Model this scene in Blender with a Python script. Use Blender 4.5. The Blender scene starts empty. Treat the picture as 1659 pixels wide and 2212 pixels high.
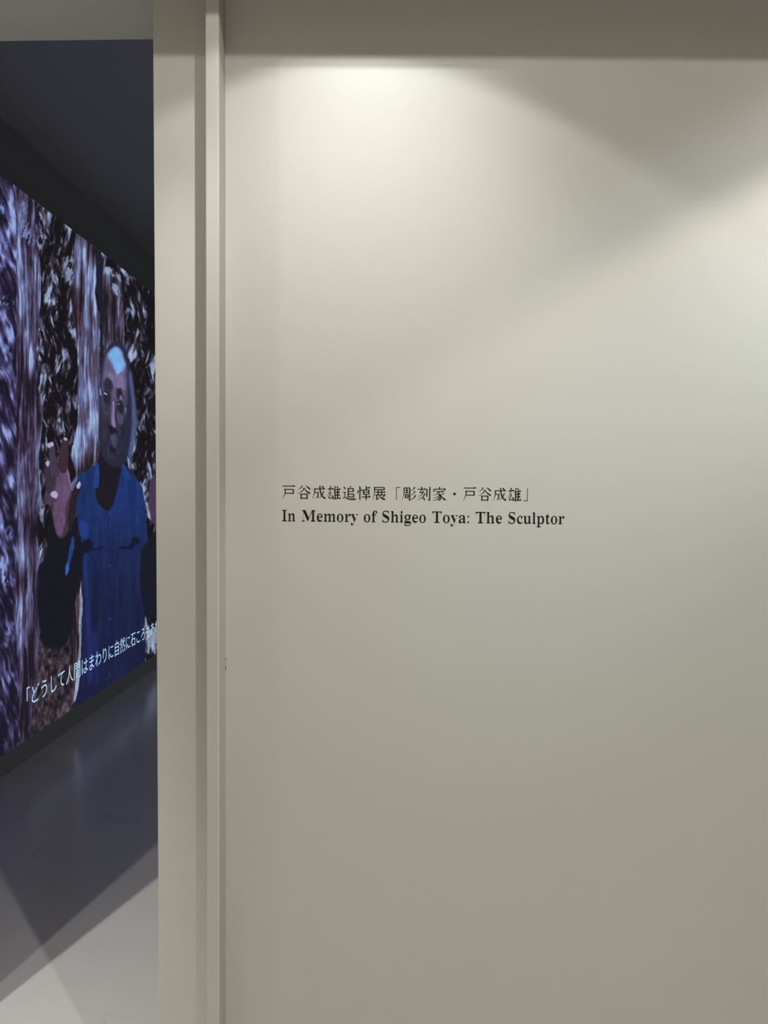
import bpy, bmesh, math
import numpy as np
from mathutils import Matrix, Vector

sc = bpy.context.scene
COL = sc.collection

# ------------------------------------------------------------------ camera
F, CX, CY = 1600.0, 829.5, 1106.0            # focal length and centre in pixels of 1659 x 2212
YAW, PITCH, ROLL = -0.0033, 0.0318, 0.0063
EYE = np.array([0.0, 0.0, 1.5])


def axes():
    cy, sy, cp, sp = math.cos(YAW), math.sin(YAW), math.cos(PITCH), math.sin(PITCH)
    fwd = np.array([-sy * cp, cy * cp, -sp])
    right = np.array([cy, sy, 0.0])
    down = np.cross(fwd, right)
    c, s = math.cos(ROLL), math.sin(ROLL)
    return np.array([c * right - s * down, s * right + c * down, fwd])


M = axes()
cam_data = bpy.data.cameras.new('camera')
cam_data.sensor_fit = 'VERTICAL'
cam_data.sensor_height = 36.0
cam_data.lens = F / 2212.0 * 36.0
cam_data.clip_start = 0.02
cam = bpy.data.objects.new('camera', cam_data)
COL.objects.link(cam)
cam.matrix_world = Matrix([[M[0][i], -M[1][i], -M[2][i], EYE[i]] for i in range(3)] + [[0, 0, 0, 1]])
sc.camera = cam

# ------------------------------------------------------------------ exposure, world, lamps
vs = sc.view_settings
vs.view_transform = 'Standard'
vs.look = 'None'
vs.gamma = 1.0
vs.use_curve_mapping = False
vs.exposure = 0.0

world = bpy.data.worlds.new('world')
sc.world = world
world.use_nodes = True
bg = world.node_tree.nodes['Background']
bg.inputs[0].default_value = (0.9, 0.95, 1.0, 1)
bg.inputs[1].default_value = 0.02


def lamp(name, loc, direction, half_deg, power, colour, blend=0.12, radius=0.007):
    d = bpy.data.lights.new(name, 'SPOT')
    d.energy = power
    d.color = colour
    d.spot_size = math.radians(2 * half_deg)
    d.spot_blend = blend
    d.shadow_soft_size = radius
    o = bpy.data.objects.new(name, d)
    COL.objects.link(o)
    o.location = loc
    o.rotation_euler = Vector(direction).to_track_quat('-Z', 'Y').to_euler()
    return o


def bulb(name, loc, power, colour, radius=0.007):
    d = bpy.data.lights.new(name, 'POINT')
    d.energy = power
    d.color = colour
    d.shadow_soft_size = radius
    o = bpy.data.objects.new(name, d)
    COL.objects.link(o)
    o.location = loc
    return o


WHITE = (1.0, 0.99, 0.97)
WARM = (1.0, 0.965, 0.90)
AMBER = (1.0, 0.90, 0.76)
COOL = (0.47, 0.77, 1.0)
A_POS = (-0.05, 1.05, 2.873)
# row of wall washers in the ceiling trough, half a metre off the wall: sharp rim, brighter core, faint glow all round
lamp('washer_rim', A_POS, (0, -0.02, -1), 52.4, 11.5, WHITE)
lamp('washer_core', (-0.05, 1.05, 2.897), (0.04, 0.50, -0.85), 29.0, 15, (0.93, 0.97, 1.0), 1.0, 0.004)
lamp('washer_beam', A_POS, (0, 0, -1), 48, 29, WARM, 1.0)
lamp('washer_door', A_POS, (-1.42, 1.35, -2.9), 13, 18, WARM, 1.0)
bulb('washer_glow', A_POS, 6.0, WHITE)
bulb('washer_glow', (1.32, 1.05, 2.873), 5.0, WHITE)
lamp('washer_rim', (1.55, 1.07, 2.87), (-0.345, 0.071, -0.936), 36.0, 54, AMBER, 0.25)
lamp('washer_core', (1.55, 1.07, 2.87), (-0.77, 0.53, -0.92), 17, 18, (0.96, 0.97, 1.0), 1.0)
lamp('washer_beam', (-1.52, 0.95, 2.97), (0.10, 0.46, -1), 24, 150, WARM, 0.7)
bulb('washer_glow', (-1.52, 0.95, 2.96), 11.0, WHITE)
lamp('washer_beam', (-1.44, 0.95, 2.97), (0.10, 0.46, -1), 24, 58, WARM, 0.7)
# cool track spotlights aimed at the lettered wall from the right
lamp('track_spot', (1.661, 0.638, 2.77), (-0.93, 0.962, -1.37), 22, 29, COOL, 1.0, 0.02)
lamp('track_spot', (1.661, 0.638, 2.77), (-1.14, 0.962, -1.05), 17, 14, COOL, 1.0, 0.02)
# dim unseen fills added on the far side to lift the dark gallery
for gy_ in (4.2, 6.8):
    bulb('gallery_fill', (2.2, gy_, 2.3), 17, (0.92, 0.96, 1.0), 0.1)
# unseen downlights added further back in the room for ambient bounce
for gx_ in (-2.2, 0.0, 2.2):
    for gy_ in (-0.9, -2.4):
        lamp('room_fill', (gx_, gy_, 2.93), (0, 0, -1), 60, 43, (1.0, 0.975, 0.92), 0.6, 0.05)


# ------------------------------------------------------------------ helpers
def px_ray(px):
    return M.T @ np.array([(px[0] - CX) / F, (px[1] - CY) / F, 1.0])


def on_wall(px, y=1.6):
    """Point of the plane at depth y that the photograph shows at px."""
    d = px_ray(px)
    return EYE + d * (y / d[1])


def obj(name, mesh, mat=None, parent=None, **props):
    o = bpy.data.objects.new(name, mesh)
    COL.objects.link(o)
    if mat is not None and len(mesh.materials) == 0:
        mesh.materials.append(mat)
    if parent is not None:
        o.parent = parent
    for k, v in props.items():
        o[k] = v
    return o


def box_mesh(name, x0, x1, y0, y1, z0, z1, bevel=0.0):
    bm = bmesh.new()
    bmesh.ops.create_cube(bm, size=1.0)
    for v in bm.verts:
        v.co = Vector(((x0 + x1) / 2 + v.co.x * (x1 - x0), (y0 + y1) / 2 + v.co.y * (y1 - y0),
                       (z0 + z1) / 2 + v.co.z * (z1 - z0)))
    if bevel:
        bmesh.ops.bevel(bm, geom=bm.edges[:], offset=bevel, segments=3, affect='EDGES', profile=0.5)
    me = bpy.data.meshes.new(name)
    bm.to_mesh(me)
    bm.free()
    return me


def prism_mesh(name, plan_bottom, plan_top, z0, z1, bevel=0.0):
    """Solid between a plan polygon at z0 and one at z1 (counter-clockwise)."""
    bm = bmesh.new()
    lo = [bm.verts.new((x, y, z0)) for x, y in plan_bottom]
    hi = [bm.verts.new((x, y, z1)) for x, y in plan_top]
    n = len(lo)
    bm.faces.new(lo[::-1])
    bm.faces.new(hi)
    for i in range(n):
        bm.faces.new((lo[i], lo[(i + 1) % n], hi[(i + 1) % n], hi[i]))
    bmesh.ops.recalc_face_normals(bm, faces=bm.faces[:])
    if bevel:
        bmesh.ops.bevel(bm, geom=bm.edges[:], offset=bevel, segments=3, affect='EDGES', profile=0.5)
    me = bpy.data.meshes.new(name)
    bm.to_mesh(me)
    bm.free()
    return me


# ------------------------------------------------------------------ materials
def paint(name, colour, rough=0.55, spec=0.3, relief=0.02, vary=0.02, scale=220.0):
    m = bpy.data.materials.new(name)
    m.use_nodes = True
    nt = m.node_tree
    b = nt.nodes['Principled BSDF']
    b.inputs['Roughness'].default_value = rough
    b.inputs['Specular IOR Level'].default_value = spec
    tc = nt.nodes.new('ShaderNodeTexCoord')
    big = nt.nodes.new('ShaderNodeTexNoise')
    big.inputs['Scale'].default_value = 2.3
    big.inputs['Detail'].default_value = 4
    nt.links.new(tc.outputs['Object'], big.inputs['Vector'])
    ramp = nt.nodes.new('ShaderNodeMixRGB')
    ramp.inputs[1].default_value = tuple(c * (1 - vary) for c in colour) + (1,)
    ramp.inputs[2].default_value = tuple(min(1, c * (1 + vary)) for c in colour) + (1,)
    nt.links.new(big.outputs['Fac'], ramp.inputs[0])
    nt.links.new(ramp.outputs[0], b.inputs['Base Color'])
    fine = nt.nodes.new('ShaderNodeTexNoise')
    fine.inputs['Scale'].default_value = scale
    fine.inputs['Detail'].default_value = 2
    nt.links.new(tc.outputs['Object'], fine.inputs['Vector'])
    bump = nt.nodes.new('ShaderNodeBump')
    bump.inputs['Strength'].default_value = relief
    bump.inputs['Distance'].default_value = 0.002
    nt.links.new(fine.outputs['Fac'], bump.inputs['Height'])
    nt.links.new(bump.outputs[0], b.inputs['Normal'])
    return m


def concrete(name):
    m = paint(name, (0.58, 0.565, 0.555), rough=0.2, spec=0.5, relief=0.01, vary=0.06, scale=60)
    nt = m.node_tree
    b = nt.nodes['Principled BSDF']
    base = b.inputs['Base Color'].links[0].from_socket
    tc = nt.nodes.new('ShaderNodeTexCoord')
    wob = nt.nodes.new('ShaderNodeTexNoise')
    wob.inputs['Scale'].default_value = 3.0
    wob.inputs['Detail'].default_value = 6
    nt.links.new(tc.outputs['Object'], wob.inputs['Vector'])
    add = nt.nodes.new('ShaderNodeVectorMath')
    add.operation = 'MULTIPLY_ADD'
    nt.links.new(wob.outputs['Color'], add.inputs[0])
    add.inputs[1].default_value = (0.35, 0.35, 0.0)
    nt.links.new(tc.outputs['Object'], add.inputs[2])
    vor = nt.nodes.new('ShaderNodeTexVoronoi')
    vor.feature = 'DISTANCE_TO_EDGE'
    vor.inputs['Scale'].default_value = 1.7
    nt.links.new(add.outputs[0], vor.inputs['Vector'])
    line = nt.nodes.new('ShaderNodeMapRange')
    line.inputs['From Min'].default_value = 0.0
    line.inputs['From Max'].default_value = 0.006
    line.inputs['To Min'].default_value = 1.0
    line.inputs['To Max'].default_value = 0.0
    nt.links.new(vor.outputs['Distance'], line.inputs['Value'])
    patch = nt.nodes.new('ShaderNodeTexNoise')
    patch.inputs['Scale'].default_value = 2.1
    nt.links.new(tc.outputs['Object'], patch.inputs['Vector'])
    keep = nt.nodes.new('ShaderNodeMapRange')
    keep.inputs['From Min'].default_value = 0.48
    keep.inputs['From Max'].default_value = 0.60
    keep.inputs['To Max'].default_value = 0.45
    nt.links.new(patch.outputs['Fac'], keep.inputs['Value'])
    mul = nt.nodes.new('ShaderNodeMath')
    mul.operation = 'MULTIPLY'
    nt.links.new(line.outputs[0], mul.inputs[0])
    nt.links.new(keep.outputs[0], mul.inputs[1])
    mix = nt.nodes.new('ShaderNodeMixRGB')
    nt.links.new(mul.outputs[0], mix.inputs[0])
    nt.links.new(base, mix.inputs[1])
    mix.inputs[2].default_value = (0.16, 0.15, 0.145, 1)
    nt.links.new(mix.outputs[0], b.inputs['Base Color'])
    return m


MAT_WALL = paint('cream_wall_paint', (0.74, 0.72, 0.655), rough=0.5, spec=0.35)
MAT_TRIM = paint('cream_trim_paint', (0.71, 0.69, 0.625), rough=0.22, spec=0.6, relief=0.01)
MAT_DARK = paint('dark_gallery_paint', (0.34, 0.34, 0.35), rough=0.7, spec=0.2)
MAT_DIMWALL = paint('dimmed_gallery_paint', (0.15, 0.15, 0.155), rough=0.7, spec=0.2)  # screen wall: weaker light than the ceiling gets, put into the colour
MAT_CEIL = paint('white_ceiling_paint', (0.62, 0.60, 0.55), rough=0.8, spec=0.2)
MAT_FLOOR = concrete('polished_concrete')
MAT_BLACK = paint('black_screen_casing', (0.26, 0.26, 0.27), rough=0.5, spec=0.3)
MAT_VINYL = paint('black_vinyl', (0.012, 0.012, 0.014), rough=0.45, spec=0.3, relief=0.0)
MAT_STRIP = paint('grey_strip', (0.50, 0.475, 0.45), rough=0.5, spec=0.3)
MAT_CHIP = paint('chipped_paint', (0.10, 0.095, 0.09), rough=0.8, spec=0.1)

# ------------------------------------------------------------------ the room
WY = 1.60                       # front face of the wall with the lettering
PIER_TOP = on_wall((330.5, 85))[0]
PIER_BOT = on_wall((343.5, 2212))[0]
lean = (PIER_TOP - PIER_BOT) / 2.13
pier = lambda z: PIER_BOT + lean * (z - 0.315)
JOINT = on_wall((486, 1100))[0]                 # where the post meets the lettered wall
POST_FRONT = 1.541
POST_LEFT = on_wall((444.5, 1100), POST_FRONT)[0]
SOFFIT = 2.60
DOOR_LEFT = -1.285
TOP = 3.45


def back_y(x):                  # rear face of the thick wall follows the gallery behind it
    return 1.857 - 0.034 * (x + 0.5)


obj('floor', box_mesh('floor', -4.2, 4.2, -4.2, 9.2, -0.1, 0.0), MAT_FLOOR, kind='structure')
obj('wall_right', prism_mesh('wall_right', [(JOINT - 0.006, WY), (4.0, WY), (4.0, 1.75), (JOINT - 0.006, back_y(JOINT))],
                             [(JOINT - 0.006, WY), (4.0, WY), (4.0, 1.75), (JOINT - 0.006, back_y(JOINT))], 0, TOP),
    MAT_WALL, kind='structure')
JL = JOINT - 0.006
obj('wall_left', prism_mesh('wall_left', [(pier(0), WY), (JL, WY), (JL, back_y(JL)), (pier(0), back_y(-.49))],
                            [(pier(TOP), WY), (JL, WY), (JL, back_y(JL)), (pier(TOP), back_y(-.49))], 0, TOP, 0.0015),
    MAT_WALL, kind='structure')
obj('wall_outer', box_mesh('wall_outer', -4.0, DOOR_LEFT, WY, back_y(DOOR_LEFT), 0, TOP), MAT_WALL, kind='structure')
xr = pier(2.6) + 0.001
obj('wall_header', prism_mesh('wall_header', [(DOOR_LEFT, WY + .002), (xr, WY + .002), (xr, back_y(xr)), (DOOR_LEFT, back_y(DOOR_LEFT))],
                              [(DOOR_LEFT, WY + .002), (xr, WY + .002), (xr, back_y(xr)), (DOOR_LEFT, back_y(DOOR_LEFT))],
                              SOFFIT, TOP, 0.0015), MAT_WALL, kind='structure')
obj('trim_1', box_mesh('trim_1', POST_LEFT, JOINT, POST_FRONT, WY, 0.0, 3.0, 0.003), MAT_TRIM, kind='structure')
obj('wall_back', box_mesh('wall_back', -4.0, 4.0, -4.1, -4.0, 0, TOP), MAT_WALL, kind='structure')
obj('wall_side_1', box_mesh('wall_side', -4.1, -4.0, -4.0, 1.6, 0, TOP), MAT_WALL, kind='structure')
obj('wall_side_2', box_mesh('wall_side', 4.0, 4.1, -4.0, 1.6, 0, TOP), MAT_WALL, kind='structure')
obj('ceiling', box_mesh('ceiling', -4.0, 4.0, -4.0, 1.6, 3.0, 3.1), MAT_CEIL, kind='structure')
# downstand between the lamp trough and the wall slot
obj('trim_2', box_mesh('trim_2', -4.0, 4.0, 1.335, 1.35, 2.635, 3.0), MAT_CEIL, kind='structure')
# thin grey strip, darker than the post, down its side, with two small chips where it meets the wall
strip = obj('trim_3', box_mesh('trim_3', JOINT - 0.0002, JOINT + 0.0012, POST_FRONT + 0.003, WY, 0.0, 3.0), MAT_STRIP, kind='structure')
for za, zb in ((1426, 1421), (1447, 1438)):
    z0, z1 = on_wall((486, za))[2], on_wall((486, zb))[2]
    obj('paint_chip', box_mesh('paint_chip', JOINT + 0.0008, JOINT + 0.0021, WY - 0.0012, WY + .001, z0, z1), MAT_CHIP, strip)

# gallery behind
GX, GS = -1.9387, 0.0341         # screen plane x = GX + GS * (y - 4)
gx = lambda y: GX + GS * (y - 4.0)
CASE = 0.06
obj('wall_gallery_left', prism_mesh('wall_gallery', [(gx(1.86) - CASE - .1, 1.9), (gx(1.9) - CASE, 1.9), (gx(9) - CASE, 9.0), (gx(9) - CASE - .1, 9.0)],
                                    [(gx(1.86) - CASE - .1, 1.9), (gx(1.9) - CASE, 1.9), (gx(9) - CASE, 9.0), (gx(9) - CASE - .1, 9.0)], 0, 3.42),
    MAT_DIMWALL, kind='structure')
obj('wall_gallery_far', box_mesh('wall_gallery', -2.6, 2.6, 9.0, 9.1, 0, 3.42), MAT_DARK, kind='structure')
obj('wall_gallery_right', box_mesh('wall_gallery', 2.5, 2.6, 1.8, 9.0, 0, 3.42), MAT_DARK, kind='structure')
obj('ceiling_gallery', box_mesh('ceiling_gallery', -2.6, 2.6, 1.9, 9.0, 3.42, 3.5), MAT_DARK, kind='structure')


# ------------------------------------------------------------------ lettering on the wall
def polygon_mesh(name, polys, thick):
    """Thin solid from filled polygons (x right, y up, z off the wall)."""
    bm = bmesh.new()
    for k, p in enumerate(polys):
        t = thick * (1 + 0.02 * k)
        top = [bm.verts.new((x, y, t)) for x, y in p]
        f = bm.faces.new(top)
        bmesh.ops.triangulate(bm, faces=[f])
        low = [bm.verts.new((x, y, 0.0)) for x, y in p]
        n = len(p)
        for i in range(n):
            bm.faces.new((top[i], low[i], low[(i + 1) % n], top[(i + 1) % n]))
    bmesh.ops.recalc_face_normals(bm, faces=bm.faces[:])
    me = bpy.data.meshes.new(name)
    bm.to_mesh(me)
    bm.free()
    return me


def taper(pts, widths, n=14):
    """Brush stroke along a smooth curve, its width given at each point."""
    P = np.array(pts, float)
    k = len(P)
    ext = np.vstack([2 * P[0] - P[1], P, 2 * P[-1] - P[-2]])
    c, w = [], []
    for i in range(k - 1):
        p0, p1, p2, p3 = ext[i], ext[i + 1], ext[i + 2], ext[i + 3]
        m = max(3, n // (k - 1))
        for t in np.linspace(0, 1, m, endpoint=(i == k - 2)):
            c.append(0.5 * (2 * p1 + (p2 - p0) * t + (2 * p0 - 5 * p1 + 4 * p2 - p3) * t * t + (3 * p1 - p0 - 3 * p2 + p3) * t ** 3))
            w.append(widths[i] + (widths[i + 1] - widths[i]) * t)
    c = np.array(c)
    w = np.array(w)[:, None] / 2
    d = np.gradient(c, axis=0)
    d /= np.linalg.norm(d, axis=1)[:, None] + 1e-9
    nrm = np.stack([-d[:, 1], d[:, 0]], 1)
    return [tuple(q) for q in np.vstack([c + nrm * w, (c - nrm * w)[::-1]])]


HT, VT = 5.6, 8.8                                     # thin horizontals, heavy verticals


def H(x0, x1, y, u=True):
    out = [[(x0, y - HT / 2), (x1, y - HT / 2), (x1, y + HT / 2), (x0 + 1, y + HT / 2)]]
    if u:
        out.append([(x1 - 12, y + HT / 2 - .5), (x1 - 4.5, y + 9), (x1 + 4, y + HT / 2), (x1 + 4, y - HT / 2 + 1)])
    return out


def V(x, y1, y0):
    h = VT / 2
    return [[(x - h, y0), (x + h * .9, y0 + 1.5), (x + h, y1 - 3), (x + h * .4, y1), (x - h - 2.5, y1 + 2), (x - h, y1 - 3)]]


def L(*p, w=9.0):
    n = len(p)
    return [taper(p, [w * (1 - .88 * i / (n - 1)) for i in range(n)])]


def Rf(*p, w=11.5):
    n = len(p)
    ws = [3.0 + (w - 3.0) * i / (n - 1) for i in range(n)]
    s = taper(p, ws)
    (xa, ya), (xb, yb) = p[-2], p[-1]
    d = math.hypot(xb - xa, yb - ya)
    ux, uy = (xb - xa) / d, (yb - ya) / d
    tip = (xb + 8 * ux + 1.0 * 1, yb + 8 * uy * .3 + 1.5)
    half = len(s) // 2
    return [s[:half] + [tip] + s[half:]]


def D(a, b, w=11.0):
    m = ((a[0] + b[0]) / 2, (a[1] + b[1]) / 2)
    return [taper((a, m, b), (2, w, w * .45))]


def T(pts, ws):
    return [taper(pts, ws, 18)]


KANJI = {
    '戸': H(4, 92, 95) + H(24, 84, 71, False) + V(83, 73, 38) + H(24, 84, 43, False) + L((23, 76), (22, 40), (3, 1), w=9.5),
    '谷': L((36, 99), (26, 84), (5, 68)) + T([(62, 98), (78, 88), (92, 74)], [3, 8, 11]) + L((51, 83), (36, 60), (1, 38), w=9)
          + Rf((50, 82), (66, 60), (90, 44)) + V(28, 40, 0) + V(72, 40, 0) + H(28, 72, 37, False) + H(28, 72, 8, False),
    '成': H(14, 90, 77) + L((17, 79), (16, 45), (2, 2), w=9.5) + H(17, 44, 51, False)
          + T([(43, 53), (42, 30), (38, 17), (27, 15)], [8, 8, 8, 1.5]) + T([(55, 99), (58, 64), (70, 30), (93, 5)], [8, 9, 10, 8])
          + T([(92, 4), (94, 14), (94, 26)], [9, 5, 1.5]) + L((84, 60), (70, 30), (44, 6), w=8.5) + D((68, 98), (84, 85)),
    '雄': H(3, 42, 78) + L((23, 99), (18, 62), (0, 26), w=9) + T([(26, 54), (18, 32), (8, 12)], [8, 6, 4]) + H(8, 38, 12, False)
          + T([(32, 34), (39, 22), (44, 5)], [3, 8, 10]) + L((60, 99), (54, 82), (42, 62), w=8) + V(56, 74, -1) + H(56, 92, 74)
          + D((70, 99), (78, 80), 9) + H(56, 88, 53) + H(56, 88, 32) + H(56, 94, 9) + V(75, 74, 9),
    '追': D((8, 94), (22, 78)) + H(3, 22, 54, False) + T([(22, 55), (17, 38), (21, 20)], [8, 6, 5])
          + T([(2, 8), (14, 17), (24, 16), (45, 5), (97, 4)], [3, 6, 5, 8, 11]) + L((62, 100), (57, 92), (48, 82), w=8)
          + V(42, 84, 16) + H(42, 80, 82, False) + V(79, 84, 58) + H(42, 80, 61, False) + H(42, 84, 41, False) + V(83, 43, 17) + H(42, 84, 21, False),
    '悼': V(20, 99, 0) + D((9, 72), (3, 48), 10) + D((26, 80), (36, 64), 9) + V(66, 99, 74) + H(66, 92, 88) + V(47, 75, 38) + V(86, 75, 38)
          + H(47, 86, 73, False) + H(47, 86, 57, False) + H(47, 86, 41, False) + H(35, 94, 22) + V(66, 41, -1),
    '展': H(16, 88, 92, False) + V(87, 94, 73) + H(16, 88, 76, False) + L((16, 95), (16, 50), (1, 0), w=9) + H(24, 92, 57) + V(44, 70, 38)
          + V(69, 70, 38) + H(20, 94, 37) + V(34, 37, 3) + T([(30, 3), (42, 8), (56, 18)], [8, 6, 1.5]) + L((90, 32), (80, 24), (66, 19), w=8)
          + Rf((52, 37), (64, 18), (90, 5)),
    '彫': L((13, 93), (13, 45), (1, 0), w=8.5) + H(13, 56, 91, False) + V(56, 93, 8) + T([(60, 8), (54, 3), (44, 9)], [4, 7, 1.5])
          + H(21, 46, 73, False) + V(34, 86, 55) + H(19, 48, 55, False) + V(25, 43, 17) + V(44, 43, 17) + H(25, 44, 41, False) + H(25, 44, 20, False)
          + L((92, 98), (82, 82), (64, 70)) + L((94, 68), (84, 52), (62, 36)) + L((98, 38), (86, 18), (58, 0), w=10),
    '刻': V(32, 99, 83) + H(2, 58, 82) + L((32, 82), (24, 66), (14, 60), w=7) + H(14, 40, 59, False) + L((46, 70), (32, 44), (4, 26), w=8.5)
          + L((56, 52), (38, 24), (2, 2), w=9) + T([(36, 26), (46, 16), (55, 4)], [3, 8, 10]) + V(70, 84, 28) + V(91, 99, 7)
          + T([(95, 6), (89, 2), (76, 10)], [4, 8, 1.5]),
    '家': V(50, 100, 86) + T([(12, 88), (10, 78), (6, 66)], [3, 8, 9]) + H(10, 90, 84) + L((91, 85), (88, 76), (82, 68), w=8) + H(22, 76, 66)
          + L((50, 66), (34, 50), (6, 40), w=8) + T([(38, 54), (52, 42), (57, 18), (50, 4), (38, 9)], [3, 8, 9.5, 8, 1.5])
          + L((49, 41), (32, 26), (4, 18), w=7.5) + L((54, 27), (34, 10), (2, 0), w=8) + L((82, 56), (72, 48), (58, 42), w=8)
          + Rf((56, 48), (70, 24), (91, 7)),
    '「': [[(66, 96), (97, 96), (97, 92), (70, 92), (70, 2), (66, 2)]],
    '」': [[(3, 4), (34, 4), (34, 98), (30, 98), (30, 8), (3, 8)]],
    '・': [[(50 + 9.5 * math.cos(a), 50 + 9.5 * math.sin(a)) for a in np.linspace(0, 2 * math.pi, 20, endpoint=False)]],
}

# left edges of the characters in photograph millimetres along the wall (one pixel is one millimetre there)
LINE_1 = [('戸', 609), ('谷', 642.2), ('成', 674.5), ('雄', 707), ('追', 739.6), ('悼', 771.4), ('展', 804), ('「', 836), ('彫', 868.6), ('刻', 901.4),
          ('家', 934.6), ('・', 967), ('戸', 999.6), ('谷', 1032.6), ('成', 1064.8), ('雄', 1097.2), ('」', 1130)]
BODY = 29.4


def lettering(label, px):
    e = bpy.data.objects.new('wall_lettering', None)
    COL.objects.link(e)
    p = on_wall(px)
    e.location = (p[0], WY, p[2])
    e.rotation_euler = (math.pi / 2, 0.0042, 0.0)
    e.empty_display_size = 0.02
    e['label'] = label
    e['category'] = 'lettering'
    return e


VT_ = 0.0003
line1 = lettering('upper line of black vinyl Japanese characters on the cream wall', (609, 1077.8))
for ch, x in LINE_1:
    s = BODY / 100 / 1000
    polys = [[((x - 609) / 1000 + a * s, b * s) for a, b in poly] for poly in KANJI[ch]]
    obj('letter', polygon_mesh('letter', polys, VT_), MAT_VINYL, line1)


def bold(s):
    """Upright serif capitals and lower case of the built-in font's letter set."""
    return ''.join(chr(0x1D41A + ord(c) - 97) if 'a' <= c <= 'z' else chr(0x1D400 + ord(c) - 65) if 'A' <= c <= 'Z' else c for c in s)


def text_curve(s, spacing=1.0):
    cu = bpy.data.curves.new('text', 'FONT')
    cu.body = s
    cu.size = 1.0
    cu.resolution_u = 5
    cu.space_character = spacing
    o = bpy.data.objects.new('text', cu)
    COL.objects.link(o)
    bpy.context.view_layer.update()
    dg = bpy.context.evaluated_depsgraph_get()
    ev = o.evaluated_get(dg)
    me = bpy.data.meshes.new_from_object(ev)
    n = len(me.vertices)
    co = np.empty(n * 3)
    me.vertices.foreach_get('co', co)
    co = co.reshape(-1, 3)
    bpy.data.objects.remove(o)
    return me, co


def glyph(ch, dx, dy):
    """Filled glyph whose outline is pulled in by dx sideways and let out by dy up and down."""
    cu = bpy.data.curves.new('text', 'FONT')
    cu.body = ch
    cu.size = 1.0
    o = bpy.data.objects.new('text', cu)
    COL.objects.link(o)
    bpy.context.view_layer.update()
    dg = bpy.context.evaluated_depsgraph_get()
    src = o.to_curve(dg)
    loops = []
    for sp in src.splines:
        pts = []
        if sp.type == 'BEZIER':
            bp = sp.bezier_points
            n = len(bp)
            for i in range(n):
                a, b = bp[i], bp[(i + 1) % n]
                p0, p1, p2, p3 = [np.array(v[:2]) for v in (a.co, a.handle_right, b.handle_left, b.co)]
                straight = abs(np.cross(p1 - p0, p3 - p0)) < 1e-6 and abs(np.cross(p2 - p0, p3 - p0)) < 1e-6
                for t in ([0.0] if straight else np.linspace(0, 1, 7)[:-1]):
                    pts.append((1 - t) ** 3 * p0 + 3 * (1 - t) ** 2 * t * p1 + 3 * (1 - t) * t * t * p2 + t ** 3 * p3)
        else:
            pts = [np.array(p.co[:2]) for p in sp.points]
        q = []
        for p in pts:
            if not q or np.linalg.norm(p - q[-1]) > 1e-4:
                q.append(p)
        if np.linalg.norm(q[0] - q[-1]) < 1e-4:
            q.pop()
        loops.append(np.array(q))
    o.to_curve_clear()
    bpy.data.objects.remove(o)
    area = lambda q: 0.5 * np.sum(q[:, 0] * np.roll(q[:, 1], -1) - np.roll(q[:, 0], -1) * q[:, 1])
    sign = np.sign(area(max(loops, key=lambda q: abs(area(q)))))
    out = []
    for q in loops:
        e = np.roll(q, -1, 0) - q
        e /= np.linalg.norm(e, axis=1)[:, None] + 1e-12
        en = np.stack([e[:, 1], -e[:, 0]], 1) * sign            # outward normals of the edges
        a, b = np.roll(en, 1, 0), en
        # each corner moves so that upright edges go in by dx and level edges go out by dy
        big = lambda u, v: np.where(np.abs(u) > np.abs(v), u, v)
        mx, my = big(a[:, 0], b[:, 0]), big(a[:, 1], b[:, 1])
        out.append(q + np.stack([-mx * dx, my * dy], 1))
    cu2 = bpy.data.curves.new('outline', 'CURVE')
    cu2.dimensions = '2D'
    cu2.fill_mode = 'BOTH'
    cu2.extrude = 0.006
    for q in out:
        sp = cu2.splines.new('POLY')
        sp.points.add(len(q) - 1)
        sp.points.foreach_set('co', np.hstack([q, np.zeros((len(q), 1)), np.ones((len(q), 1))]).ravel())
        sp.use_cyclic_u = True
    o2 = bpy.data.objects.new('outline', cu2)
    COL.objects.link(o2)
    bpy.context.view_layer.update()
    me = bpy.data.meshes.new_from_object(o2.evaluated_get(bpy.context.evaluated_depsgraph_get()))
    bpy.data.objects.remove(o2)
    return me


def bounds(me):
    co = np.empty(len(me.vertices) * 3)
    me.vertices.foreach_get('co', co)
    co = co.reshape(-1, 3)
    return co[:, 0].min(), co[:, 0].max(), co[:, 1].min(), co[:, 1].max()


CACHE = {}


def plain_bounds(s):
    if s not in CACHE:
        me, co = text_curve(s)
        CACHE[s] = (co[:, 0].min(), co[:, 0].max())
        bpy.data.meshes.remove(me)
    return CACHE[s]


line2 = lettering('lower line of black vinyl English serif words on the cream wall', (609, 1125.6))
WORDS = [('In', 608.9, 638.2), ('Memory', 651.3, 773.2), ('of', 785.3, 815.2), ('Shigeo', 825.3, 920.5), ('Toya:', 933.4, 1013.8),
         ('The', 1027.5, 1085.2), ('Sculptor', 1098.2, 1220.4)]
EM = 35.6                                             # letter size in millimetres: capitals 24 high
GL = {}
for word, xa, xb in WORDS:
    w = bold(word)
    lo, hi = plain_bounds(w)
    sx = (xb - xa) / (hi - lo) / 1000
    for i, ch in enumerate(w):
        if ch not in GL:
            GL[ch] = glyph(ch, 0.0165, 0.007)
        me = GL[ch].copy()
        start = plain_bounds(w[:i + 1])[1] - plain_bounds(ch)[1]
        co = np.empty(len(me.vertices) * 3)
        me.vertices.foreach_get('co', co)
        co = co.reshape(-1, 3)
        co[:, 0] = (xa - 609) / 1000 + (co[:, 0] + start - lo) * sx
        co[:, 1] *= EM / 1000
        co[:, 2] = np.where(co[:, 2] > 0, VT_, 0.0)
        me.vertices.foreach_set('co', co.ravel())
        me.name = 'letter'
        obj('letter', me, MAT_VINYL, line2)

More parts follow.
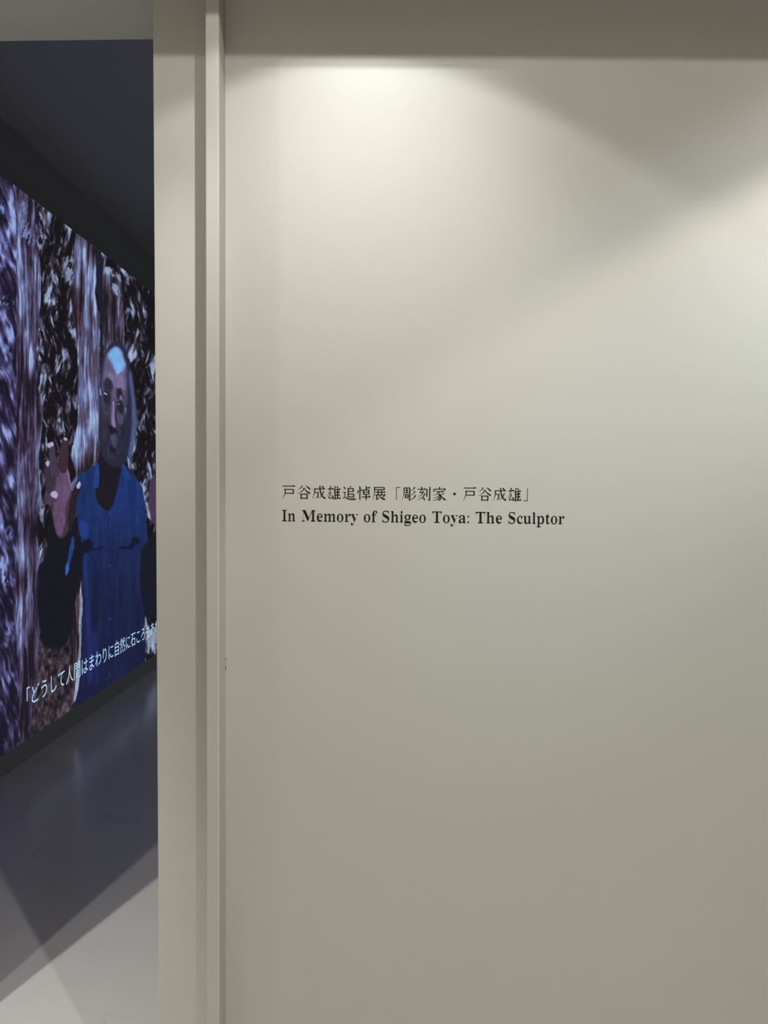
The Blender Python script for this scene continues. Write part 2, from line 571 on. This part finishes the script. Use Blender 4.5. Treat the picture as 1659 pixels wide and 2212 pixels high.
# ------------------------------------------------------------------ the video screen
S_Y0, S_Y1, S_Z0, S_Z1 = 2.66, 7.94, 0.111, 3.081      # the lit picture on the gallery wall, 16:9


def screen_point(y, z, off=0.0):
    return (gx(y) + off, y, z)


root = bpy.data.objects.new('video_screen', None)
COL.objects.link(root)
root.location = (gx(5.3) - CASE, 5.3, 0.0)
root['label'] = 'large wall screen showing a film of a person in a blue shirt among tree trunks'
root['category'] = 'screen'


def child(name, me, mat, parent=None):
    o = obj(name, me, mat)
    o.parent = parent or root
    o.matrix_parent_inverse = Matrix.Translation(root.location).inverted() if parent is None else parent.matrix_world.inverted()
    return o


plan = [(gx(S_Y0 - .03) - CASE, S_Y0 - .03), (gx(S_Y1 + .03) - CASE, S_Y1 + .03), (gx(S_Y1 + .03), S_Y1 + .03), (gx(S_Y0 - .03), S_Y0 - .03)][::-1]
child('casing', prism_mesh('casing', plan, plan, 0.0, S_Z1 + 0.004, 0.003), MAT_BLACK)


# -- noise for the moving picture, in picture units
def hash2(ix, iy, seed):
    h = (ix.astype(np.int64) * 374761393 + iy.astype(np.int64) * 668265263 + seed * 1442695041) & 0x7fffffff
    h = ((h ^ (h >> 13)) * 1274126177) & 0x7fffffff
    return ((h ^ (h >> 16)) & 0xffff) / 65535.0


def vnoise(x, y, seed=0):
    ix, iy = np.floor(x), np.floor(y)
    fx, fy = x - ix, y - iy
    fx, fy = fx * fx * (3 - 2 * fx), fy * fy * (3 - 2 * fy)
    a, b = hash2(ix, iy, seed), hash2(ix + 1, iy, seed)
    c, d = hash2(ix, iy + 1, seed), hash2(ix + 1, iy + 1, seed)
    return (a + (b - a) * fx) * (1 - fy) + (c + (d - c) * fx) * fy


def fbm(x, y, seed=0, octaves=4):
    s, a, t = 0.0, 0.5, 0.0
    for o in range(octaves):
        s = s + a * vnoise(x * 2 ** o, y * 2 ** o, seed + 17 * o)
        t += a
        a *= 0.55
    return s / t


def smooth(a, b, v):
    t = np.clip((v - a) / (b - a), 0, 1)
    return t * t * (3 - 2 * t)


# -- raster of the picture: rows along the height, columns along the wall
ys = np.concatenate([np.linspace(S_Y0, 3.70, 70, endpoint=False), 1.0 / np.linspace(1 / 3.70, 1 / 6.45, 400, endpoint=False),
                     np.linspace(6.45, S_Y1, 60)])
zs = np.linspace(S_Z0, S_Z1, 840)
YY, ZZ = np.meshgrid(ys, zs)
PP = np.stack([GX + GS * (YY - 4.0), YY, ZZ], -1) - EYE
QQ = PP @ M.T
X = CX + F * QQ[..., 0] / QQ[..., 2]                    # picture units: the still as it was measured
Y = CY + F * QQ[..., 1] / QQ[..., 2]
RGB = np.zeros(X.shape + (3,))
RGB[:] = (40, 36, 48)
WX = 2 * fbm(X / 9, Y / 16, 3, 3) - 1
WY2 = 2 * fbm(X / 9, Y / 16, 4, 3) - 1


def poly_mask(pts, soft=1.2, wave=1.5):
    """1 inside the outline, falling to 0 over 'soft' units; the outline wavers a little."""
    P = np.array(pts, float)
    m = np.zeros(X.shape)
    x0, y0 = P.min(0) - 3 * soft
    x1, y1 = P.max(0) + 3 * soft
    sel = (X > x0) & (X < x1) & (Y > y0) & (Y < y1)
    x, y = X[sel] + wave * WX[sel], Y[sel] + 1.6 * wave * WY2[sel]
    d2 = np.full(x.shape, 1e9)
    inside = np.zeros(x.shape, bool)
    for i in range(len(P)):
        (ax, ay), (bx, by) = P[i], P[(i + 1) % len(P)]
        ex, ey = bx - ax, by - ay
        t = np.clip(((x - ax) * ex + (y - ay) * ey) / (ex * ex + ey * ey + 1e-9), 0, 1)
        d2 = np.minimum(d2, (x - ax - t * ex) ** 2 + (y - ay - t * ey) ** 2)
        cross = ((ay > y) != (by > y)) & (x < (bx - ax) * (y - ay) / (by - ay + 1e-12) + ax)
        inside ^= cross
    sd = np.sqrt(d2) * np.where(inside, -1, 1)
    m[sel] = 1 - smooth(-soft, soft, sd)
    return m


def curve(pts):
    """Closed smooth outline through the points."""
    P = np.array(pts, float)
    n = len(P)
    out = []
    for i in range(n):
        p0, p1, p2, p3 = P[i - 1], P[i], P[(i + 1) % n], P[(i + 2) % n]
        for t in (0, .25, .5, .75):
            out.append(0.5 * (2 * p1 + (p2 - p0) * t + (2 * p0 - 5 * p1 + 4 * p2 - p3) * t * t + (3 * p1 - p0 - 3 * p2 + p3) * t ** 3))
    return out


def lay(mask, colour):
    global RGB
    c = np.asarray(colour, float)
    RGB = RGB * (1 - mask[..., None]) + c * mask[..., None]


def ramp(v, stops):
    v = np.clip(v, 0, 1)
    k = np.array([s[0] for s in stops])
    return np.stack([np.interp(v, k, [s[1][i] for s in stops]) for i in range(3)], -1)


def edge(points, y):
    """x of a wavering vertical outline at height y."""
    p = np.array(points, float)
    return np.interp(y, p[:, 1], p[:, 0])


jit = 9 * (fbm(X / 14, Y / 26, 5, 3) - 0.5)
wx = X + 10 * (fbm(X / 30, Y / 60, 11, 3) - 0.5)
wy = Y + 34 * (fbm(X / 22, Y / 50, 12, 3) - 0.5)

# far left: rough bark with slanting ridges and hollows
n = fbm((wx - .32 * wy) / 6, (wy + .32 * wx) / 46, 21, 4)
rdg = 1 - np.abs(2 * fbm((wx - .28 * wy) / 13, (wy + .28 * wx) / 60, 22, 3) - 1)
h = fbm(X / 24, Y / 52, 23, 3)
left = ramp((n - .5) * 1.3 + (rdg - .75) * .9 + (h - .5) * 2.0 + .29, [(0, (32, 28, 44)), (.3, (50, 44, 70)), (.55, (76, 71, 110)), (.75, (104, 110, 164)), (1, (150, 166, 222))])
lay(np.ones(X.shape), left)

# dark undergrowth with flecks of light
n = fbm((wx + .25 * wy) / 5.5, (wy - .25 * wx) / 24, 31, 4)
n2 = fbm((wx - .30 * wy) / 5.0, (wy + .30 * wx) / 22, 34, 4)
g = fbm(X / 22, Y / 48, 35, 3)
pick = smooth(.42, .58, fbm(X / 18, Y / 36, 37, 2))
leaf = n * pick + n2 * (1 - pick)
under = ramp((leaf - .5) * 2.3 + (g - .5) * 1.7 + .22,
             [(0, (26, 24, 29)), (.25, (33, 29, 35)), (.42, (54, 48, 57)), (.62, (84, 84, 106)), (.82, (118, 132, 166)), (1, (156, 176, 204))])
lay(smooth(-2, 2, X - edge([(80, 300), (82, 1130), (86, 1600)], Y) + jit), under)


def bark(seed, warm, bright):
    """Long upright fibres, some catching the light."""
    bx, by = X + 7 * (fbm(X / 40, Y / 130, seed + 9, 3) - .5) * 2, Y
    s = fbm(bx / 4.0, by / 110, seed, 4)
    b = fbm(bx / 11, by / 130, seed + 3, 3)
    c = fbm(X / 22, Y / 60, seed + 5, 3)
    e = fbm(bx / 2.2, by / 26, seed + 7, 3)
    v = (s - .5) * 1.0 + (b - .5) * 1.2 + (c - .5) * 1.1 + (e - .5) * .6 + bright
    return ramp(v, [(0, (34, 30, 38)), (.28, warm), (.55, (92, 90, 124)), (.75, (116, 130, 176)), (1, (160, 182, 222))])


# near trunk
l1 = [(34, 300), (36, 700), (35, 900), (37, 1100), (32, 1200), (33, 1350), (40, 1500), (42, 1650)]
r1 = [(76, 380), (78, 500), (89, 600), (84, 708), (77, 790), (80, 830), (93, 884), (86, 960), (83, 1000), (92, 1090), (76, 1123), (85, 1200), (77, 1270), (80, 1320), (89, 1367), (82, 1450), (80, 1600)]
m = smooth(-2, 2, X - edge(l1, Y) + .5 * jit) * smooth(-1.5, 1.5, edge(r1, Y) + .5 * jit - X)
tone = .35 - .08 * smooth(1100, 1500, Y)
lay(m, bark(41, (66, 53, 78), tone))
# second trunk, lit
l2 = [(166, 470), (161, 520), (152, 643), (164, 730), (169, 787), (167, 917), (153, 985), (164, 1021), (160, 1060)]
r2 = [(200, 500), (206, 545), (210, 589), (204, 632), (214, 697), (216, 784), (215, 895), (217, 1000), (217, 1060)]
m = smooth(-2, 2, X - edge(l2, Y) + .6 * jit) * smooth(-1.5, 1.5, edge(r2, Y) + .3 * jit - X) * smooth(470, 480, Y) * smooth(1075, 1035, Y)
lay(m, bark(51, (70, 55, 66), .40 + .14 * smooth(780, 900, Y)))
# shadow gap beside it
lay(poly_mask([(206, 535), (222, 552), (223, 640), (224, 1010), (216, 1000), (216, 700), (208, 600)], 2), (33, 34, 48))
# carved trunk behind the head
m = poly_mask([(222, 575), (246, 585), (262, 606), (266, 660), (270, 770), (224, 770)], 2)
lay(m, bark(61, (60, 48, 58), .28))
lay(poly_mask(curve([(224, 582), (240, 578), (259, 596), (261, 611), (250, 598), (236, 594), (225, 592)]), 3, 3) * smooth(.34, .56, fbm(X / 5, Y / 14, 131, 3)), (142, 160, 186))
lay(poly_mask(curve([(238, 616), (247, 612), (258, 628), (263, 660), (256, 650), (247, 634)]), 3, 3) * smooth(.34, .56, fbm(X / 5, Y / 14, 132, 3)), (136, 154, 182))
lay(poly_mask([(262, 590), (270, 600), (270, 660), (265, 640)], 1.5), (26, 25, 32))
# bright knots scattered over the left bark
for pts, col in [([(0, 430), (7, 440), (11, 455), (8, 466), (2, 458)], (120, 150, 214)),
                 ([(41, 460), (50, 428), (58, 440), (62, 480), (72, 510), (76, 530), (62, 524), (50, 512), (42, 500)], (112, 124, 172)),
                 ([(0, 1198), (8, 1210), (15, 1240), (14, 1266), (6, 1262), (0, 1240)], (142, 166, 222)),
                 ([(0, 498), (14, 520), (17, 532), (8, 526), (0, 512)], (104, 120, 178)),
                 ([(0, 645), (30, 648), (24, 660), (8, 658), (0, 654)], (116, 132, 190)),
                 ([(0, 735), (16, 752), (26, 778), (18, 770), (6, 752), (0, 748)], (108, 120, 176)),
                 ([(135, 560), (150, 553), (161, 568), (156, 600), (146, 622), (140, 590)], (128, 144, 172)),
                 ([(146, 700), (156, 690), (161, 716), (153, 738)], (140, 158, 190)),
                 ([(0, 1110), (20, 1140), (30, 1160), (20, 1165), (4, 1140)], (100, 106, 156))]:
    mm = poly_mask(curve(pts), 5.0, 6.0) * smooth(.40, .60, fbm((wx + .3 * wy) / 4, wy / 12, 77, 3))
    lay(mm, col)

# lower right: rocks and pale slivers beside the figure
rock = ramp((fbm(X / 7, Y / 13, 81, 4) - .5) * 1.6 + .35, [(0, (30, 27, 32)), (.4, (58, 48, 56)), (.7, (84, 74, 86)), (1, (112, 106, 122))])
lay(poly_mask([(84, 1370), (152, 1340), (170, 1480), (160, 1560), (60, 1610), (78, 1500)], 4), rock)
lay(poly_mask([(174, 1255), (166, 1280), (153, 1340), (150, 1380), (158, 1440), (157, 1500), (156, 1522), (164, 1512), (171, 1475), (176, 1350), (176, 1290)], 1.2), bark(91, (88, 66, 74), .40))
lay(poly_mask([(174, 1252), (177, 1290), (176, 1360), (171, 1475), (165, 1512), (158, 1515), (164, 1460), (170, 1390), (171, 1300)], 1.0) * (.35 + .8 * fbm(X / 3, Y / 14, 93, 3)).clip(0, 1), (166, 184, 212))

# sleeve and forearm in shadow, on the left of the figure
lay(poly_mask(curve([(112, 1120), (100, 1180), (86, 1230), (77, 1285), (80, 1330), (90, 1390), (112, 1402), (140, 1395), (152, 1365), (160, 1300), (172, 1255), (186, 1190), (170, 1130), (140, 1110)]), 5), (28, 28, 37))
lay(poly_mask(curve([(155, 1160), (161, 1172), (156, 1200), (147, 1228), (141, 1241), (140, 1226), (147, 1200)]), 1.5), (38, 66, 132))
lay(poly_mask(curve([(141, 1226), (146, 1216), (149, 1228), (143, 1242)]), 1.2), (50, 100, 178))

# shirt
shirt = curve([(160, 1060), (166, 1036), (178, 1021), (192, 1014), (208, 1002), (222, 996), (256, 996), (268, 1004), (290, 1026), (306, 1054), (314, 1092), (317, 1130), (322, 1250), (314, 1340),
               (313, 1420), (300, 1450), (240, 1480), (165, 1530), (172, 1470), (177, 1340), (178, 1200), (168, 1130)])
dn = smooth(1050, 1330, Y)
fold = fbm(X / 9, Y / 90, 101, 3)
sh = np.stack([33 + 8 * (fold - .5) - 2 * dn, 52 - 17 * dn + 16 * (fold - .5), 106 - 40 * dn + 44 * (fold - .5) * (1 - .5 * dn)], -1)
lay(poly_mask(shirt, 1.3), sh)
lay(poly_mask([(178, 1170), (196, 1165), (202, 1185), (180, 1200), (172, 1190)], 2), (26, 28, 46))
lay(poly_mask(curve([(172, 1128), (182, 1125), (191, 1140), (188, 1162), (176, 1160), (170, 1150)]), 4) * .8, (38, 66, 132))
lay(poly_mask([(188, 1184), (210, 1183), (222, 1181), (222, 1184), (206, 1189), (188, 1190)], 1.5), (28, 31, 56))
lay(poly_mask([(256, 1181), (276, 1180), (284, 1170), (288, 1160), (300, 1160), (302, 1172), (290, 1178), (286, 1187), (258, 1186)], 1.5), (28, 30, 52))
lay(poly_mask([(232, 1080), (236, 1080), (237, 1440), (232, 1440)], 2) * .6, (30, 36, 80))
lay(poly_mask([(180, 1195), (186, 1195), (196, 1330), (200, 1470), (190, 1480), (184, 1330)], 4) * .7, (40, 52, 120))
lay(poly_mask([(196, 1370), (212, 1365), (214, 1470), (204, 1480)], 5) * .8, (36, 42, 96))
lay(poly_mask([(304, 1190), (330, 1150), (342, 1160), (342, 1330), (314, 1340), (302, 1260)], 3), (28, 30, 42))
for yb in (1107, 1222, 1338, 1456):
    lay(poly_mask(curve([(236.5, yb - 3), (238.5, yb), (236.5, yb + 3), (234.5, yb)]), .8) * .6, (70, 84, 130))
# pale rocks right of the shirt
lay(poly_mask([(310, 1345), (314, 1330), (322, 1362), (342, 1350), (342, 1420), (318, 1412)], 1.5) * smooth(.35, .6, fbm(X / 5, Y / 22, 111, 4)), (142, 152, 172))

# neck, hair, face
lay(poly_mask(curve([(214, 980), (206, 1040), (208, 1078), (222, 1098), (238, 1100), (250, 1070), (262, 1010), (264, 970), (240, 950)]), 2), (32, 31, 39))
lay(poly_mask(curve([(216, 800), (226, 764), (240, 742), (258, 738), (272, 756), (282, 800), (288, 850), (290, 900), (284, 950), (270, 1000), (250, 1008), (230, 1000), (216, 960), (213, 880)]), 3.5), (42, 44, 66))
lay(poly_mask(curve([(282, 800), (290, 850), (296, 905), (290, 960), (280, 1000), (276, 985), (284, 930), (284, 870), (278, 820)]), 3.5) * .8, (84, 100, 148))
lay(poly_mask([(274, 985), (278, 992), (281, 1012), (277, 1008)], 1), (128, 156, 190))
face = curve([(224, 790), (232, 762), (246, 750), (260, 754), (270, 780), (274, 830), (273, 900), (268, 950), (256, 985), (240, 990), (224, 970), (217, 900), (219, 840)])
fdark = smooth(810, 930, Y)
fn = fbm(X / 6, Y / 22, 121, 3) - .5
fc = np.stack([104 - 56 * fdark + 30 * fn, 94 - 48 * fdark + 26 * fn, 128 - 66 * fdark + 34 * fn], -1)
lay(poly_mask(face, 5), fc)
lay(poly_mask(curve([(234, 770), (240, 755), (252, 750), (262, 760), (268, 780), (270, 790), (263, 802), (254, 808), (246, 796), (238, 780)]), 4.2), (124, 176, 234))
lay(poly_mask(curve([(234, 806), (246, 810), (262, 812), (268, 830), (262, 842), (250, 838), (238, 828)]), 3) * .6, (128, 122, 172))
for a, b in ((246, 812), (251, 814)):
    lay(poly_mask([(a, b), (a + 1.5, b), (a + 2, b + 26), (a + .5, b + 26)], 1) * .5, (70, 60, 92))
# brows, eyes, spectacles
lay(poly_mask(curve([(224, 826), (232, 816), (240, 822), (243, 838), (236, 848), (226, 842)]), 4) * .9, (46, 39, 54))
lay(poly_mask(curve([(252, 842), (260, 838), (264, 852), (260, 862), (252, 858)]), 2), (48, 41, 56))
lay(poly_mask(curve([(222, 846), (231, 840), (239, 852), (238, 872), (228, 876), (221, 862)]), 4) * .9, (40, 36, 50))
lay(poly_mask(curve([(252, 868), (260, 866), (267, 880), (264, 892), (255, 888)]), 4) * .9, (40, 36, 50))
lay(poly_mask([(224, 846), (231, 851), (230.5, 853.5), (223.5, 848.5)], .7), (176, 192, 224))
lay(poly_mask(curve([(216, 838), (218, 850), (219, 853), (216.5, 853), (215, 845)]), .7), (164, 180, 214))
lay(poly_mask(curve([(258, 856), (261, 854), (263, 862), (260, 866)]), 1), (112, 122, 176))
lay(poly_mask([(254, 872), (256, 871), (257, 874), (255, 875)], .8), (140, 152, 190))
lay(poly_mask([(243, 868), (246, 868), (247, 878), (244, 880)], 1), (150, 156, 196))
lay(poly_mask(curve([(221, 872), (230, 876), (238, 870), (239, 880), (232, 900), (224, 892)]), 2) * .7, (58, 52, 74))
lay(poly_mask([(268, 884), (270, 878), (273, 884), (270, 896)], 1.2), (94, 100, 146))
for cx_, cy_, rx_, ry_ in ((231, 868, 10, 26), (260, 884, 9, 23)):         # spectacle rims
    rr = np.sqrt(((X - cx_) / rx_) ** 2 + ((Y - cy_) / ry_) ** 2)
    lay(np.exp(-((rr - 1) / .07) ** 2) * .35, (104, 104, 132))
# nose and mouth
lay(poly_mask(curve([(243, 876), (247, 876), (248, 900), (250, 920), (246, 926), (240, 916), (241, 898)]), 2.4), (134, 118, 164))
lay(poly_mask(curve([(236, 918), (243, 922), (250, 928), (248, 938), (241, 938), (235, 930)]), 1.8), (36, 31, 40))
lay(poly_mask(curve([(250, 876), (252, 890), (250, 912), (248, 895)]), 1) * .8, (44, 40, 58))
lay(poly_mask(curve([(252, 890), (260, 894), (266, 908), (260, 918), (253, 908)]), 2) * .8, (84, 80, 118))
lay(poly_mask(curve([(242, 938), (251, 938), (253, 952), (250, 968), (242, 960), (237, 950)]), 3.5) * .9, (74, 70, 104))
lay(poly_mask(curve([(236, 964), (248, 970), (250, 976), (240, 976)]), 1.5), (34, 31, 42))
# collar
lay(poly_mask(curve([(206, 1004), (213, 1004), (213, 1050), (206, 1054), (202, 1046)]), 1.2), (38, 66, 136))
lay(poly_mask(curve([(263, 1002), (270, 1008), (282, 1030), (272, 1034), (264, 1020)]), 1.2), (38, 62, 130))

# raised hand, palm to the viewer
skin = np.stack([100 + 30 * fn, 76 + 24 * fn, 106 + 30 * fn], -1)
dusk = np.stack([66 + 30 * fn, 52 + 24 * fn, 68 + 30 * fn], -1)
lay(poly_mask(curve([(112, 1030), (120, 1018), (130, 1012), (146, 1014), (152, 1040), (156, 1060), (158, 1090), (152, 1130), (140, 1160), (124, 1158), (114, 1120), (106, 1080)]), 2), dusk)
lay(poly_mask(curve([(122, 1022), (132, 1014), (146, 1016), (152, 1044), (152, 1066), (142, 1090), (140, 1130), (132, 1158), (120, 1146), (114, 1110), (118, 1070)]), 2.5), skin)
for pts, c in [([(131, 960), (136, 948), (142, 944), (147, 952), (147, 990), (145, 1018), (130, 1020), (126, 995)], (62, 46, 56)),
               ([(106, 966), (112, 957), (118, 962), (120, 985), (127, 1020), (122, 1030), (112, 1018), (106, 990)], (70, 58, 78)),
               ([(97, 1004), (103, 998), (109, 1006), (113, 1040), (116, 1068), (104, 1070), (96, 1040)], (60, 50, 68)),
               ([(96, 1068), (106, 1064), (122, 1070), (122, 1080), (110, 1090), (98, 1086)], (74, 60, 80)),
               ([(158, 1056), (166, 1044), (173, 1046), (174, 1058), (166, 1080), (160, 1120), (150, 1150), (146, 1120), (152, 1080)], (44, 36, 44))]:
    lay(poly_mask(curve(pts), 1.5), c)
for pts in ([(137, 948), (141, 944), (145, 949), (141, 953)], [(102, 961), (106, 957), (109, 962), (106, 968)], [(108, 957), (113, 955), (116, 962), (110, 966)],
            [(98, 1000), (103, 996), (107, 1001), (104, 1008)], [(109, 1066), (117, 1061), (124, 1066), (122, 1076), (114, 1075)], [(165, 1048), (171, 1041), (174, 1048), (171, 1056), (166, 1054)]):
    lay(poly_mask(curve(pts), 1.2), (176, 168, 204))
lay(poly_mask(curve([(146, 1012), (151, 1034), (157, 1056), (153, 1058), (148, 1036), (144, 1020)]), 1) * .8, (132, 116, 156))
# other hand, cut by the wall
lay(poly_mask(curve([(322, 1050), (332, 1036), (352, 1030), (362, 1080), (352, 1140), (330, 1130), (322, 1100)]), 2), (76, 58, 80))

grain = fbm(X / 1.6, Y / 2.4, 141, 2) - .5
RGB = np.clip(RGB * (1 + .10 * grain[..., None] + .16 * (fbm(X / 6, Y / 9, 142, 3) - .5)[..., None]), 0, 255)
LIN = np.where(RGB / 255 < .04045, RGB / 255 / 12.92, ((np.clip(RGB, 0, 255) / 255 + .055) / 1.055) ** 2.4)
rows, cols = X.shape
co = np.stack([GX + GS * (YY - 4.0) + 0.001, YY, ZZ], -1).reshape(-1, 3)
idx = np.arange(rows * cols).reshape(rows, cols)
quads = np.stack([idx[:-1, :-1], idx[:-1, 1:], idx[1:, 1:], idx[1:, :-1]], -1).reshape(-1)
pm = bpy.data.meshes.new('picture')
pm.vertices.add(rows * cols)
pm.vertices.foreach_set('co', co.ravel())
nq = (rows - 1) * (cols - 1)
pm.loops.add(nq * 4)
pm.loops.foreach_set('vertex_index', quads)
pm.polygons.add(nq)
pm.polygons.foreach_set('loop_start', np.arange(nq) * 4)
pm.update()
at = pm.color_attributes.new('film', 'FLOAT_COLOR', 'POINT')
at.data.foreach_set('color', np.concatenate([LIN.reshape(-1, 3), np.ones((rows * cols, 1))], 1).ravel())


def glow(name, strength, colour=None, attribute=None):
    m = bpy.data.materials.new(name)
    m.use_nodes = True
    nt = m.node_tree
    nt.nodes.clear()
    e = nt.nodes.new('ShaderNodeEmission')
    e.inputs[1].default_value = strength
    out = nt.nodes.new('ShaderNodeOutputMaterial')
    if attribute:
        a = nt.nodes.new('ShaderNodeAttribute')
        a.attribute_name = attribute
        nt.links.new(a.outputs['Color'], e.inputs[0])
    else:
        e.inputs[0].default_value = colour
    nt.links.new(e.outputs[0], out.inputs[0])
    return m


picture = child('picture', pm, glow('screen_picture', 0.95, attribute='film'))

# subtitle in the lower part of the picture, one mesh for each character
SUB_Y, SUB_Z, SUB_W, SUB_H = 3.955, 0.298, 0.1062, 0.118
SUB_MAT = glow('screen_subtitle', 1.0, (0.42, 0.66, 0.86, 1))
for k, ch in enumerate('「どうして人間はまわりに自然に石ころもあれ'):
    me, tco = text_curve(ch)
    sy_ = SUB_Y + (tco[:, 0] + k) * SUB_W
    tco2 = np.stack([GX + GS * (sy_ - 4.0) + 0.003, sy_, SUB_Z + tco[:, 1] * SUB_H], -1)
    me.vertices.foreach_set('co', tco2.ravel())
    me.materials.clear()
    me.name = 'subtitle_character'
    child('subtitle_character', me, SUB_MAT, picture)
for m_ in bpy.data.materials:
    if m_.name.startswith('screen_'):
        m_.cycles.emission_sampling = 'NONE'
